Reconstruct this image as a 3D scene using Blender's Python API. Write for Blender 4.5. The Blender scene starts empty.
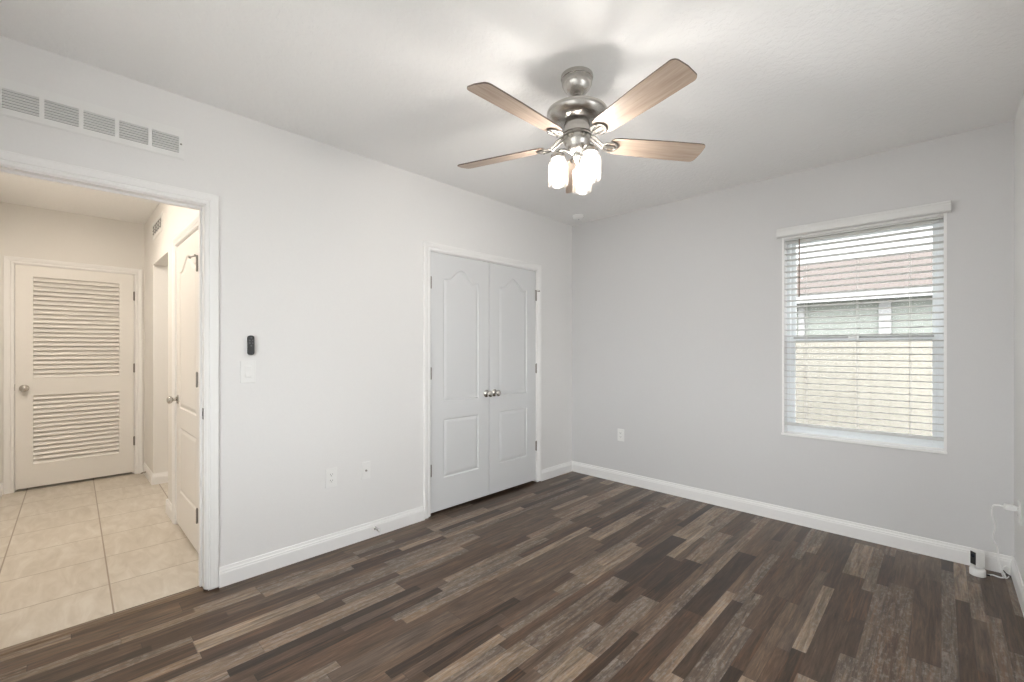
import bpy, bmesh, math, random
from mathutils import Vector, Matrix

sc = bpy.context.scene
C = sc.collection
PI = math.pi
random.seed(7)

# ------------------------------------------------------------------ camera
HC = 1.305                      # eye height
XL, YB, XR, YR = -2.838, 3.841, 0.3016, -0.36     # room faces: left, back, right, rear
H = 2.6236                      # ceiling height
cam_d = bpy.data.cameras.new('camera')
cam = bpy.data.objects.new('camera', cam_d)
C.objects.link(cam)
cam.location = (0, 0, HC)
cam.rotation_euler = (PI / 2, 0, 0.77126)
cam_d.sensor_fit = 'HORIZONTAL'
cam_d.sensor_width = 36
cam_d.lens = 441.6 / 1024 * 36
cam_d.shift_y = 7.9 / 1024
cam_d.clip_start = 0.02
cam_d.clip_end = 200
sc.camera = cam

# ------------------------------------------------------------------ sky, lamps, exposure
SKY_N, SKY_S = 2.3, 9.6      # hazy sky: radiance away from the sun, and round the sun behind the camera
FAN_L = 180.0                # radiance of the three bulbs
HALL_L = 255.0
world = bpy.data.worlds.new('sky')
sc.world = world
world.use_nodes = True
wt = world.node_tree
bg = wt.nodes['Background']
wtc = wt.nodes.new('ShaderNodeTexCoord')
wdot = wt.nodes.new('ShaderNodeVectorMath')
wdot.operation = 'DOT_PRODUCT'
wdot.inputs[1].default_value = (0.10, -0.86, 0.50)
wmap = wt.nodes.new('ShaderNodeMapRange')
wmap.interpolation_type = 'LINEAR'
wmap.inputs[1].default_value = -0.70
wmap.inputs[2].default_value = 0.9
wmap.inputs[3].default_value = SKY_N
wmap.inputs[4].default_value = SKY_S
wt.links.new(wtc.outputs['Generated'], wdot.inputs[0])
wt.links.new(wdot.outputs['Value'], wmap.inputs[0])
wt.links.new(wmap.outputs[0], bg.inputs[1])
bg.inputs[0].default_value = (0.965, 0.985, 1.0, 1)
sc.view_settings.view_transform = 'Standard'
sc.view_settings.look = 'None'
sc.view_settings.gamma = 1
sc.view_settings.use_curve_mapping = False
sc.view_settings.exposure = 0.02
sc.cycles.use_denoising = True
sc.cycles.max_bounces = 12
sc.cycles.diffuse_bounces = 8
sc.cycles.transparent_max_bounces = 16
sc.cycles.sample_clamp_indirect = 10


# ------------------------------------------------------------------ node helpers
def new_mat(name):
    m = bpy.data.materials.new(name)
    m.use_nodes = True
    nt = m.node_tree
    return m, nt, nt.nodes['Principled BSDF'], nt.nodes['Material Output']


def nd(nt, typ, ins=None, **kw):
    n = nt.nodes.new(typ)
    for k, v in kw.items():
        setattr(n, k, v)
    for k, v in (ins or {}).items():
        if hasattr(v, 'is_output'):
            nt.links.new(v, n.inputs[k])
        else:
            n.inputs[k].default_value = v
    return n


def mth(nt, op, a, b=None, c=None):
    ins = {0: a}
    if b is not None:
        ins[1] = b
    if c is not None:
        ins[2] = c
    return nd(nt, 'ShaderNodeMath', ins, operation=op).outputs[0]


def ramp(nt, fac, stops, interp='LINEAR'):
    n = nd(nt, 'ShaderNodeValToRGB', {0: fac})
    r = n.color_ramp
    r.interpolation = interp
    while len(r.elements) < len(stops):
        r.elements.new(0.5)
    for e, (p, col) in zip(r.elements, stops):
        e.position = p
        e.color = (*col, 1)
    return n.outputs[0]


def mixc(nt, fac, a, b, blend='MIX'):
    n = nd(nt, 'ShaderNodeMix', None, data_type='RGBA', blend_type=blend)
    for k, v in ((0, fac), (6, a), (7, b)):
        if hasattr(v, 'is_output'):
            nt.links.new(v, n.inputs[k])
        else:
            n.inputs[k].default_value = v if k == 0 else (*v, 1)
    return n.outputs[2]


def coords(nt, scale=(1, 1, 1), rot=(0, 0, 0), loc=(0, 0, 0)):
    t = nd(nt, 'ShaderNodeTexCoord')
    m = nd(nt, 'ShaderNodeMapping', {0: t.outputs['Object'], 1: loc, 2: rot, 3: scale})
    return m.outputs[0]


def simple(name, col, rough=0.5, metal=0.0, bump=0.0, bscale=60, var=0.03, spec=0.5):
    m, nt, p, o = new_mat(name)
    v = coords(nt)
    n = nd(nt, 'ShaderNodeTexNoise', {'Vector': v, 'Scale': bscale, 'Detail': 3.0})
    lo = tuple(max(0, c * (1 - var)) for c in col)
    hi = tuple(min(1, c * (1 + var)) for c in col)
    nt.links.new(ramp(nt, n.outputs[0], [(0.3, lo), (0.7, hi)]), p.inputs['Base Color'])
    p.inputs['Roughness'].default_value = rough
    p.inputs['Metallic'].default_value = metal
    p.inputs['Specular IOR Level'].default_value = spec
    if bump:
        b = nd(nt, 'ShaderNodeBump', {'Strength': bump, 'Distance': 0.002, 'Height': n.outputs[0]})
        nt.links.new(b.outputs[0], p.inputs['Normal'])
    return m


M = {}
M['wall'] = simple('wall_paint', (0.79, 0.785, 0.78), 0.6, bump=0.12, bscale=90, var=0.006, spec=0.3)
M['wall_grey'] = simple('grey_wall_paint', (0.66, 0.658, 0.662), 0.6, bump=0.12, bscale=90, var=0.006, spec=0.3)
M['hall_wall'] = simple('hall_paint', (0.79, 0.775, 0.75), 0.6, bump=0.12, bscale=90, var=0.006, spec=0.3)
M['trim'] = simple('white_trim_enamel', (0.86, 0.855, 0.85), 0.35, var=0.004)
M['door'] = simple('white_door_enamel', (0.70, 0.71, 0.72), 0.4, bump=0.05, bscale=140, var=0.008)
M['plastic'] = simple('white_plastic', (0.82, 0.82, 0.81), 0.35, var=0.005)
M['vinyl'] = simple('white_vinyl', (0.83, 0.86, 0.88), 0.4, var=0.005)
M['valance'] = simple('blind_valance_white', (0.75, 0.75, 0.745), 0.45, var=0.005)
M['slat'] = simple('blind_slat_white', (0.66, 0.66, 0.655), 0.45, var=0.005)
M['black'] = simple('black_plastic', (0.012, 0.012, 0.013), 0.35)
M['dark'] = simple('dark_slot', (0.02, 0.02, 0.02), 0.7)
M['nickel'] = simple('brushed_nickel', (0.55, 0.53, 0.50), 0.27, 1.0, var=0.05, bscale=30)
nt_ = M['nickel'].node_tree
p_ = nt_.nodes['Principled BSDF']
p_.inputs['Anisotropic'].default_value = 0.75
tg_ = nd(nt_, 'ShaderNodeTangent', None, direction_type='RADIAL', axis='Z')
nt_.links.new(tg_.outputs[0], p_.inputs['Tangent'])
M['iron'] = simple('satin_iron', (0.20, 0.19, 0.175), 0.55, 1.0, var=0.05)
M['hall_door'] = simple('warm_white_door', (0.82, 0.80, 0.77), 0.4, var=0.006)
M['vent_dark'] = simple('duct_shade_dark', (0.10, 0.095, 0.09), 0.8)  # darkened duct colour for the shade in the hall vent's gaps
M['strip'] = simple('grey_strip', (0.42, 0.42, 0.42), 0.7)
M['hinge'] = simple('aged_nickel', (0.30, 0.28, 0.26), 0.4, 1.0, var=0.05)
M['grille'] = simple('grille_white', (0.80, 0.80, 0.79), 0.45, var=0.004)
M['duct'] = simple('duct_grey', (0.30, 0.30, 0.30), 0.7)
M['white_cord'] = simple('white_cable', (0.95, 0.95, 0.94), 0.4, var=0.004)
M['cord'] = simple('pale_cord', (0.75, 0.75, 0.73), 0.6)
M['wand'] = simple('brown_wand', (0.16, 0.10, 0.06), 0.4)
M['closet'] = simple('closet_interior', (0.4, 0.4, 0.4), 0.8)


def ceiling_mat():
    m, nt, p, o = new_mat('knockdown_ceiling')
    v = coords(nt)
    n1 = nd(nt, 'ShaderNodeTexNoise', {'Vector': v, 'Scale': 34.0, 'Detail': 4.0, 'Roughness': 0.6})
    n2 = nd(nt, 'ShaderNodeTexNoise', {'Vector': v, 'Scale': 90.0, 'Detail': 2.0})
    h = ramp(nt, n1.outputs[0], [(0.44, (0, 0, 0)), (0.54, (1, 1, 1))])
    hh = mixc(nt, 0.25, h, n2.outputs[0])
    b = nd(nt, 'ShaderNodeBump', {'Strength': 0.35, 'Distance': 0.004, 'Height': hh})
    nt.links.new(b.outputs[0], p.inputs['Normal'])
    p.inputs['Base Color'].default_value = (0.89, 0.888, 0.885, 1)
    p.inputs['Roughness'].default_value = 0.9
    p.inputs['Specular IOR Level'].default_value = 0.1
    return m


M['ceiling'] = ceiling_mat()


def plank_mat():
    m, nt, p, o = new_mat('rustic_vinyl_planks')
    t = nd(nt, 'ShaderNodeTexCoord')
    s = nd(nt, 'ShaderNodeSeparateXYZ', {0: t.outputs['Object']})
    X, Y = s.outputs[0], s.outputs[1]
    W = 0.052
    xr = mth(nt, 'DIVIDE', X, W)
    row1 = mth(nt, 'FLOOR', xr)
    pair = mth(nt, 'FLOOR', mth(nt, 'DIVIDE', xr, 2.0))

    def wn1(v, off):
        return nd(nt, 'ShaderNodeTexWhiteNoise', {'W': mth(nt, 'ADD', v, off)}, noise_dimensions='1D').outputs[0]
    merge = mth(nt, 'GREATER_THAN', wn1(pair, 31.7), 0.70)
    row = nd(nt, 'ShaderNodeMix', {0: merge, 2: row1, 3: mth(nt, 'ADD', mth(nt, 'MULTIPLY', pair, 2.0), 0.5)}).outputs[0]
    L = mth(nt, 'MULTIPLY_ADD', wn1(row, 3.3), 0.70, 0.28)
    yy = mth(nt, 'DIVIDE', mth(nt, 'ADD', Y, mth(nt, 'MULTIPLY', wn1(row, 9.1), 5.0)), L)
    blk = mth(nt, 'FLOOR', yy)
    cid = nd(nt, 'ShaderNodeCombineXYZ', {0: row, 1: blk, 2: 0.0})
    wn = nd(nt, 'ShaderNodeTexWhiteNoise', {'Vector': cid.outputs[0]}, noise_dimensions='3D')
    val, rc = wn.outputs[0], wn.outputs[1]
    base = ramp(nt, val, [(0.0, (0.028, 0.0165, 0.0105)), (0.14, (0.056, 0.034, 0.0215)), (0.30, (0.086, 0.053, 0.033)),
                          (0.48, (0.096, 0.067, 0.048)), (0.62, (0.114, 0.073, 0.046)), (0.76, (0.124, 0.095, 0.073)),
                          (0.87, (0.175, 0.124, 0.083)), (1.0, (0.240, 0.178, 0.124))])
    # grain coordinates, shifted for every block
    off = nd(nt, 'ShaderNodeVectorMath', {0: rc, 1: (17.0, 23.0, 11.0)}, operation='MULTIPLY').outputs[0]
    pos = nd(nt, 'ShaderNodeVectorMath', {0: t.outputs['Object'], 1: off}, operation='ADD').outputs[0]

    def nz(sx, sy, det, rough, dist, p_=pos, k=0):
        v_ = nd(nt, 'ShaderNodeMapping', {0: p_, 1: (k, k, 0), 3: (sx, sy, 1.0)}).outputs[0]
        return nd(nt, 'ShaderNodeTexNoise', {'Vector': v_, 'Scale': 1.0, 'Detail': det, 'Roughness': rough, 'Distortion': dist}).outputs[0]
    g1 = nz(120.0, 6.0, 6.0, 0.70, 0.5)
    g2 = nz(38.0, 2.6, 6.0, 0.68, 1.2)
    g3 = nz(75.0, 28.0, 5.0, 0.75, 0.3)
    g4 = nz(20.0, 2.2, 4.0, 0.6, 1.5, t.outputs['Object'], 3.7)      # runs on across strips
    c = mixc(nt, 1.0, base, ramp(nt, g1, [(0.25, (0.50, 0.50, 0.50)), (0.5, (1.0, 1.0, 1.0)), (0.75, (1.5, 1.48, 1.45))]), 'MULTIPLY')
    c = mixc(nt, 1.0, c, ramp(nt, g2, [(0.26, (0.38, 0.36, 0.35)), (0.42, (0.85, 0.84, 0.83)), (0.55, (1.05, 1.05, 1.05)), (0.74, (1.75, 1.78, 1.80))]), 'MULTIPLY')
    c = mixc(nt, 1.0, c, ramp(nt, g4, [(0.30, (0.62, 0.62, 0.63)), (0.5, (1.0, 1.0, 1.0)), (0.72, (1.35, 1.30, 1.25))]), 'MULTIPLY')
    rcs = nd(nt, 'ShaderNodeSeparateXYZ', {0: rc})
    # rusty streaks on some strips
    rust = mth(nt, 'MULTIPLY', mth(nt, 'GREATER_THAN', rcs.outputs[1], 0.55), ramp(nt, nz(60.0, 3.0, 4.0, 0.6, 0.8, pos, 8.3), [(0.50, (0, 0, 0)), (0.68, (1, 1, 1))]))
    c = mixc(nt, mth(nt, 'MULTIPLY', rust, 0.5), c, (0.17, 0.082, 0.040))
    # worn whitish paint on some strips
    worn = mth(nt, 'MULTIPLY', mth(nt, 'GREATER_THAN', rcs.outputs[0], 0.60),
               ramp(nt, mth(nt, 'MULTIPLY', g3, mth(nt, 'ADD', g2, 0.5)), [(0.49, (0, 0, 0)), (0.66, (1, 1, 1))]))
    c = mixc(nt, mth(nt, 'MULTIPLY', worn, 0.55), c, (0.27, 0.245, 0.225))
    scr = ramp(nt, g3, [(0.26, (1, 1, 1)), (0.38, (0, 0, 0))])
    c = mixc(nt, mth(nt, 'MULTIPLY', scr, 0.55), c, (0.04, 0.031, 0.026))
    # fine dark line at strip ends
    fy = mth(nt, 'FRACT', yy)
    endl = mth(nt, 'LESS_THAN', mth(nt, 'MULTIPLY', fy, L), 0.0035)
    c = mixc(nt, mth(nt, 'MULTIPLY', endl, 0.35), c, (0.02, 0.016, 0.013))
    # seam between the real planks (two strips wide)
    fx = mth(nt, 'FRACT', mth(nt, 'DIVIDE', xr, 2.0))
    seam = mth(nt, 'LESS_THAN', fx, 0.014)
    c = mixc(nt, mth(nt, 'MULTIPLY', seam, 0.5), c, (0.02, 0.016, 0.013))
    nt.links.new(c, p.inputs['Base Color'])
    nt.links.new(mth(nt, 'MULTIPLY_ADD', g1, 0.14, 0.30), p.inputs['Roughness'])
    p.inputs['Coat Weight'].default_value = 0.2
    p.inputs['Coat Roughness'].default_value = 0.22
    b = nd(nt, 'ShaderNodeBump', {'Strength': 0.06, 'Distance': 0.001, 'Height': g1})
    nt.links.new(b.outputs[0], p.inputs['Normal'])
    p.inputs['Specular IOR Level'].default_value = 0.28
    return m


def tile_mat():
    m, nt, p, o = new_mat('beige_tile')
    S = 0.447
    v = coords(nt, rot=(0, 0, math.radians(1.0)))
    s = nd(nt, 'ShaderNodeSeparateXYZ', {0: v})
    a = math.radians(1.0)
    x0 = -3.31 * math.cos(a) - 0.2 * math.sin(a)
    y0 = -3.31 * math.sin(a) + 0.2 * math.cos(a)
    tx = mth(nt, 'DIVIDE', mth(nt, 'SUBTRACT', s.outputs[0], x0), S)
    ty = mth(nt, 'DIVIDE', mth(nt, 'SUBTRACT', s.outputs[1], y0), S)
    fx = mth(nt, 'ABSOLUTE', mth(nt, 'SUBTRACT', mth(nt, 'FRACT', mth(nt, 'ADD', tx, 0.5)), 0.5))
    fy = mth(nt, 'ABSOLUTE', mth(nt, 'SUBTRACT', mth(nt, 'FRACT', mth(nt, 'ADD', ty, 0.5)), 0.5))
    gx = mth(nt, 'LESS_THAN', fx, 0.0065)
    gy = mth(nt, 'LESS_THAN', fy, 0.0080)
    g = mth(nt, 'MAXIMUM', gx, gy)
    cid = nd(nt, 'ShaderNodeCombineXYZ', {0: mth(nt, 'FLOOR', tx), 1: mth(nt, 'FLOOR', ty), 2: 0.0})
    wn = nd(nt, 'ShaderNodeTexWhiteNoise', {'Vector': cid.outputs[0]}, noise_dimensions='3D')
    off = nd(nt, 'ShaderNodeVectorMath', {0: wn.outputs[1], 1: (9.0, 7.0, 5.0)}, operation='MULTIPLY').outputs[0]
    pos = nd(nt, 'ShaderNodeVectorMath', {0: v, 1: off}, operation='ADD').outputs[0]
    vv = nd(nt, 'ShaderNodeMapping', {0: pos, 2: (0, 0, 0.5), 3: (2.2, 7.0, 1.0)}).outputs[0]
    n = nd(nt, 'ShaderNodeTexNoise', {'Vector': vv, 'Scale': 2.0, 'Detail': 6.0, 'Roughness': 0.6, 'Distortion': 0.8}).outputs[0]
    c = ramp(nt, n, [(0.3, (0.50, 0.445, 0.37)), (0.5, (0.57, 0.515, 0.44)), (0.7, (0.64, 0.595, 0.525))])
    c = mixc(nt, g, c, (0.30, 0.24, 0.18))
    nt.links.new(c, p.inputs['Base Color'])
    p.inputs['Roughness'].default_value = 0.35
    b = nd(nt, 'ShaderNodeBump', {'Strength': 0.3, 'Distance': 0.002, 'Height': mth(nt, 'SUBTRACT', 1.0, g)})
    nt.links.new(b.outputs[0], p.inputs['Normal'])
    return m


M['planks'] = plank_mat()
M['tile'] = tile_mat()


def wood_mat(name, lo, hi, sx=(4, 60, 60), rough=0.45):
    m, nt, p, o = new_mat(name)
    v = coords(nt, scale=sx)
    n = nd(nt, 'ShaderNodeTexNoise', {'Vector': v, 'Scale': 1.0, 'Detail': 5.0, 'Roughness': 0.6, 'Distortion': 0.5}).outputs[0]
    nt.links.new(ramp(nt, n, [(0.3, lo), (0.7, hi)]), p.inputs['Base Color'])
    p.inputs['Roughness'].default_value = rough
    return m


M['blade'] = wood_mat('driftwood_blade', (0.29, 0.215, 0.165), (0.45, 0.36, 0.29))
M['blade_edge'] = wood_mat('dark_blade_edge', (0.10, 0.07, 0.055), (0.16, 0.12, 0.10))
M['threshold'] = wood_mat('threshold_wood', (0.10, 0.065, 0.04), (0.22, 0.15, 0.095), sx=(60, 4, 60))


def pane_mat():
    m, nt, p, o = new_mat('window_glass')
    nt.nodes.remove(p)
    tr = nd(nt, 'ShaderNodeBsdfTransparent', {0: (0.88, 0.885, 0.88, 1)})
    gl = nd(nt, 'ShaderNodeBsdfGlossy', {'Roughness': 0.02})
    fr = nd(nt, 'ShaderNodeFresnel', {0: 1.45})
    mx = nd(nt, 'ShaderNodeMixShader', {0: mth(nt, 'MULTIPLY', fr.outputs[0], 0.05), 1: tr.outputs[0], 2: gl.outputs[0]})
    nt.links.new(mx.outputs[0], o.inputs[0])
    return m


def screen_mat():
    m, nt, p, o = new_mat('insect_mesh')
    nt.nodes.remove(p)
    tr = nd(nt, 'ShaderNodeBsdfTransparent', {0: (1, 1, 1, 1)})
    df = nd(nt, 'ShaderNodeBsdfDiffuse', {0: (0.25, 0.26, 0.27, 1)})
    mx = nd(nt, 'ShaderNodeMixShader', {0: 0.14, 1: tr.outputs[0], 2: df.outputs[0]})
    nt.links.new(mx.outputs[0], o.inputs[0])
    return m


def jar_mat():
    m, nt, p, o = new_mat('seeded_jar_glass')
    nt.nodes.remove(p)
    v = coords(nt)
    n = nd(nt, 'ShaderNodeTexNoise', {'Vector': v, 'Scale': 130.0, 'Detail': 2.0})
    b = nd(nt, 'ShaderNodeBump', {'Strength': 0.4, 'Distance': 0.002, 'Height': n.outputs[0]})
    tr = nd(nt, 'ShaderNodeBsdfTransparent', {0: (0.97, 0.95, 0.92, 1)})
    tl = nd(nt, 'ShaderNodeBsdfTranslucent', {0: (1.0, 0.92, 0.80, 1)})
    gl = nd(nt, 'ShaderNodeBsdfGlossy', {'Roughness': 0.08, 'Normal': b.outputs[0]})
    lw = nd(nt, 'ShaderNodeLayerWeight', {0: 0.35})
    m1 = nd(nt, 'ShaderNodeMixShader', {0: 0.035, 1: tr.outputs[0], 2: tl.outputs[0]})
    m2 = nd(nt, 'ShaderNodeMixShader', {0: mth(nt, 'MULTIPLY', lw.outputs[1], 0.15), 1: m1.outputs[0], 2: gl.outputs[0]})
    nt.links.new(m2.outputs[0], o.inputs[0])
    return m


def emit_mat(name, col, s):
    m, nt, p, o = new_mat(name)
    p.inputs['Base Color'].default_value = (1, 1, 1, 1)
    p.inputs['Emission Color'].default_value = (*col, 1)
    p.inputs['Emission Strength'].default_value = s
    return m


M['glass'] = pane_mat()
M['screen'] = screen_mat()
M['jar'] = jar_mat()
M['bulb'] = emit_mat('lit_bulb', (1.0, 0.965, 0.93), FAN_L)
M['hall_lamp'] = emit_mat('lit_hall_dome', (1.0, 0.89, 0.76), HALL_L)
M['hall_lamp_near'] = emit_mat('lit_hall_disc', (1.0, 0.89, 0.76), HALL_L * 0.4)
M['passage_fill'] = emit_mat('passage_fill_glow', (1.0, 0.95, 0.88), HALL_L * 0.35)  # added fill light, stands in for daylight in the side passage

# outdoors
M['stucco'] = simple('sage_stucco', (0.285, 0.302, 0.278), 0.9, bump=0.3, bscale=40)
M['fascia'] = simple('white_fascia', (0.36, 0.36, 0.36), 0.6)
M['fence'] = simple('cream_vinyl_fence', (0.385, 0.36, 0.308), 0.6, var=0.02, bscale=8)
M['fence_groove'] = simple('cream_fence_groove', (0.35, 0.322, 0.268), 0.7)
M['bounce_ground'] = simple('pale_bounce_ground', (0.46, 0.45, 0.43), 0.95, bump=0.3, bscale=30, var=0.08)  # pale tone chosen so unseen ground bounces light up to the ceiling


def shingle_mat():
    m, nt, p, o = new_mat('red_brown_shingles')
    v = coords(nt)
    br = nd(nt, 'ShaderNodeTexBrick', {'Vector': v, 'Scale': 4.0, 'Color1': (0.140, 0.119, 0.111, 1), 'Color2': (0.157, 0.134, 0.125, 1),
                                      'Mortar': (0.108, 0.09, 0.082, 1), 'Mortar Size': 0.02})
    nt.links.new(br.outputs[0], p.inputs['Base Color'])
    p.inputs['Roughness'].default_value = 0.95
    p.inputs['Specular IOR Level'].default_value = 0.1
    return m


M['shingle'] = shingle_mat()


# ------------------------------------------------------------------ mesh helpers
class MB:
    """Collects shapes into one bmesh; build() links them as ONE mesh object."""

    def __init__(self):
        self.bm = bmesh.new()

    def poly_mesh(self, verts, faces, mtx=None, mi=0, smooth=False):
        vs = [self.bm.verts.new(mtx @ Vector(v) if mtx else v) for v in verts]
        for f in faces:
            try:
                fc = self.bm.faces.new([vs[i] for i in f])
                fc.material_index = mi
                fc.smooth = smooth
            except ValueError:
                pass
        return self

    def box(self, lo, hi, bev=0.0, mtx=None, mi=0):
        b = bmesh.new()
        bmesh.ops.create_cube(b, size=1)
        for v in b.verts:
            v.co = Vector(((lo[i] + hi[i]) / 2 + v.co[i] * (hi[i] - lo[i]) for i in range(3)))
        if bev:
            bmesh.ops.bevel(b, geom=b.edges[:], offset=bev, segments=2, affect='EDGES', profile=0.5)
        self.join(b, mtx, mi)
        return self

    def join(self, b, mtx=None, mi=0, smooth=None):
        b.verts.ensure_lookup_table()
        b.verts.index_update()
        mp = [self.bm.verts.new(mtx @ v.co if mtx else v.co) for v in b.verts]
        for f in b.faces:
            try:
                nf = self.bm.faces.new([mp[v.index] for v in f.verts])
                nf.material_index = mi
                nf.smooth = f.smooth if smooth is None else smooth
            except ValueError:
                pass
        b.free()

    def lathe(self, prof, seg=32, mtx=None, mi=0, caps=True, sharp=False):
        """prof: list of (r, z)"""
        vs, fs = [], []
        n = len(prof)
        for r, z in prof:
            for k in range(seg):
                a = 2 * PI * k / seg
                vs.append((r * math.cos(a), r * math.sin(a), z))
        for i in range(n - 1):
            for k in range(seg):
                k2 = (k + 1) % seg
                fs.append((i * seg + k, i * seg + k2, (i + 1) * seg + k2, (i + 1) * seg + k))
        if caps:
            fs.append(tuple(range(seg - 1, -1, -1)))
            fs.append(tuple((n - 1) * seg + k for k in range(seg)))
        self.poly_mesh(vs, fs, mtx, mi, smooth=not sharp)
        return self

    def tube(self, pts, r, seg=10, mi=0, flat=1.0, up=Vector((0, 0, 1))):
        pts = [Vector(q) for q in pts]
        vs, fs = [], []
        n = len(pts)
        for i, q in enumerate(pts):
            t = (pts[min(i + 1, n - 1)] - pts[max(i - 1, 0)]).normalized()
            u = up if abs(t.dot(up)) < 0.95 else Vector((1, 0, 0))
            s = t.cross(u).normalized()
            w = s.cross(t).normalized()
            rr = r[i] if isinstance(r, (list, tuple)) else r
            for k in range(seg):
                a = 2 * PI * k / seg
                vs.append(q + s * rr * math.cos(a) + w * rr * flat * math.sin(a))
        for i in range(n - 1):
            for k in range(seg):
                k2 = (k + 1) % seg
                fs.append((i * seg + k, i * seg + k2, (i + 1) * seg + k2, (i + 1) * seg + k))
        fs.append(tuple(range(seg - 1, -1, -1)))
        fs.append(tuple((n - 1) * seg + k for k in range(seg)))
        self.poly_mesh(vs, fs, None, mi, True)
        return self

    def extrude(self, prof, fn, a, b, mi=0):
        """prof: closed 2D polygon, fn(p, q, s) -> xyz; swept from s=a to s=b"""
        n = len(prof)
        vs = [fn(p, q, a) for p, q in prof] + [fn(p, q, b) for p, q in prof]
        fs = [(i, (i + 1) % n, n + (i + 1) % n, n + i) for i in range(n)]
        fs += [tuple(range(n - 1, -1, -1)), tuple(range(n, 2 * n))]
        self.poly_mesh(vs, fs, None, mi)
        return self

    def build(self, name, mats, parent=None, loc=None, rot=None, bevel=0.0):
        bmesh.ops.recalc_face_normals(self.bm, faces=self.bm.faces[:])
        for e in self.bm.edges:
            if len(e.link_faces) == 2 and e.calc_face_angle(0) > 0.7:
                e.smooth = False
        me = bpy.data.meshes.new(name)
        self.bm.to_mesh(me)
        self.bm.free()
        for m in (mats if isinstance(mats, (list, tuple)) else [mats]):
            me.materials.append(m)
        o = bpy.data.objects.new(name, me)
        C.objects.link(o)
        if parent:
            o.parent = parent
        if loc is not None:
            o.location = loc
        if rot is not None:
            o.rotation_euler = rot
        if bevel:
            bv = o.modifiers.new('edge', 'BEVEL')
            bv.width = bevel
            bv.segments = 2
            bv.limit_method = 'ANGLE'
        return o


def tag(o, label=None, cat=None, group=None, kind=None):
    if label:
        o['label'] = label
    if cat:
        o['category'] = cat
    if group:
        o['group'] = group
    if kind:
        o['kind'] = kind
    return o


def thing(name, label, cat, loc=(0, 0, 0), rot=(0, 0, 0), group=None):
    o = bpy.data.objects.new(name, None)
    o.empty_display_size = 0.05
    C.objects.link(o)
    o.location = loc
    o.rotation_euler = rot
    return tag(o, label, cat, group)


def copy_tree(o, parent=None):
    c = o.copy()
    C.objects.link(c)
    if parent:
        c.parent = parent
    for ch in list(o.children):
        copy_tree(ch, c)
    return c


def struct(o, label, cat):
    return tag(o, label, cat, kind='structure')


# =================================================================== STRUCTURE
T = 0.12                                    # inner wall thickness
WT = 0.16                                   # outer wall thickness
DY0, DY1, DZ = -0.232, 0.566, 2.093          # bedroom doorway, rough opening
CY0, CY1, CZ = 1.995, 3.274, 2.083           # closet rough opening
WX0, WX1, WZ0, WZ1 = -0.869, 0.025, 0.655, 2.15   # window opening

# floors
m = MB().box((-2.93, YR, -0.05), (XR, YB, 0.0))
m.box((-3.52, CY0 - 0.3, -0.05), (-2.93, YB, 0.0))
struct(m.build('floor', M['planks']), 'dark rustic wood plank bedroom floor', 'floor')
struct(MB().box((-6.16, -0.5, -0.05), (-2.93, 2.2, -0.001)).build('floor_hall', M['tile']), 'beige square tile hallway floor', 'floor')

# ceiling, hall ceiling
struct(MB().box((XL - 0.005, YR - WT, H), (XR + WT, YB + WT, H + 0.1)).build('ceiling', M['ceiling']), 'white textured bedroom ceiling', 'ceiling')
struct(MB().box((-6.6, -0.6, H), (XL - 0.006, YB + WT, H + 0.1)).build('ceiling_hall', M['ceiling']), 'hallway ceiling beyond the open doorway', 'ceiling')

# left wall with doorway and closet opening
m = MB()
x0, x1 = XL - T, XL
for ya, yb, za, zb in ((YR, DY0, 0, H), (DY0, DY1, DZ, H), (DY1, CY0, 0, H), (CY0, CY1, CZ, H), (CY1, YB, 0, H)):
    m.box((x0, ya, za), (x1, yb, zb))
struct(m.build('wall_left', M['wall']), 'white left wall with doorway and closet', 'wall')

# back wall with window opening
m = MB()
for xa, xb, za, zb in ((XL - T, WX0, 0, H), (WX0, WX1, 0, WZ0), (WX0, WX1, WZ1, H), (WX1, XR + WT, 0, H)):
    m.box((xa, YB, za), (xb, YB + WT, zb))
struct(m.build('wall_back', M['wall_grey']), 'grey-white back wall around the window', 'wall')
RY0, RY1 = 1.30, 2.15                               # unseen window added in the right wall for more daylight
m = MB()
for ya, yb, za, zb in ((YR - WT, RY0, 0, H), (RY0, RY1, 0, WZ0), (RY0, RY1, WZ1, H), (RY1, YB, 0, H)):
    m.box((XR, ya, za), (XR + WT, yb, zb))
struct(m.build('wall_right', M['wall']), 'white right wall at photo edge', 'wall')
RX0, RX1, RZ0, RZ1 = -2.00, -0.10, WZ0, WZ1         # unseen window added behind the camera to even out the light
m = MB()
for xa, xb, za, zb in ((XL - T, RX0, 0, H), (RX0, RX1, 0, RZ0), (RX0, RX1, RZ1, H), (RX1, XR, 0, H)):
    m.box((xa, YR - WT, za), (xb, YR, zb))
struct(m.build('wall_rear', M['wall']), 'white wall behind the camera', 'wall')

# closet box behind the double doors
m = MB()
m.box((-3.60, CY0 - 0.35, 0), (-3.52, YB, H)).box((-3.52, CY0 - 0.35, 0), (x0, CY0 - 0.27, H)).box((-3.52, YB - 0.02, 0), (x0, YB + 0.1, H))
struct(m.build('wall_closet', M['closet']), 'closet interior walls behind the double doors', 'wall')

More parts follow.
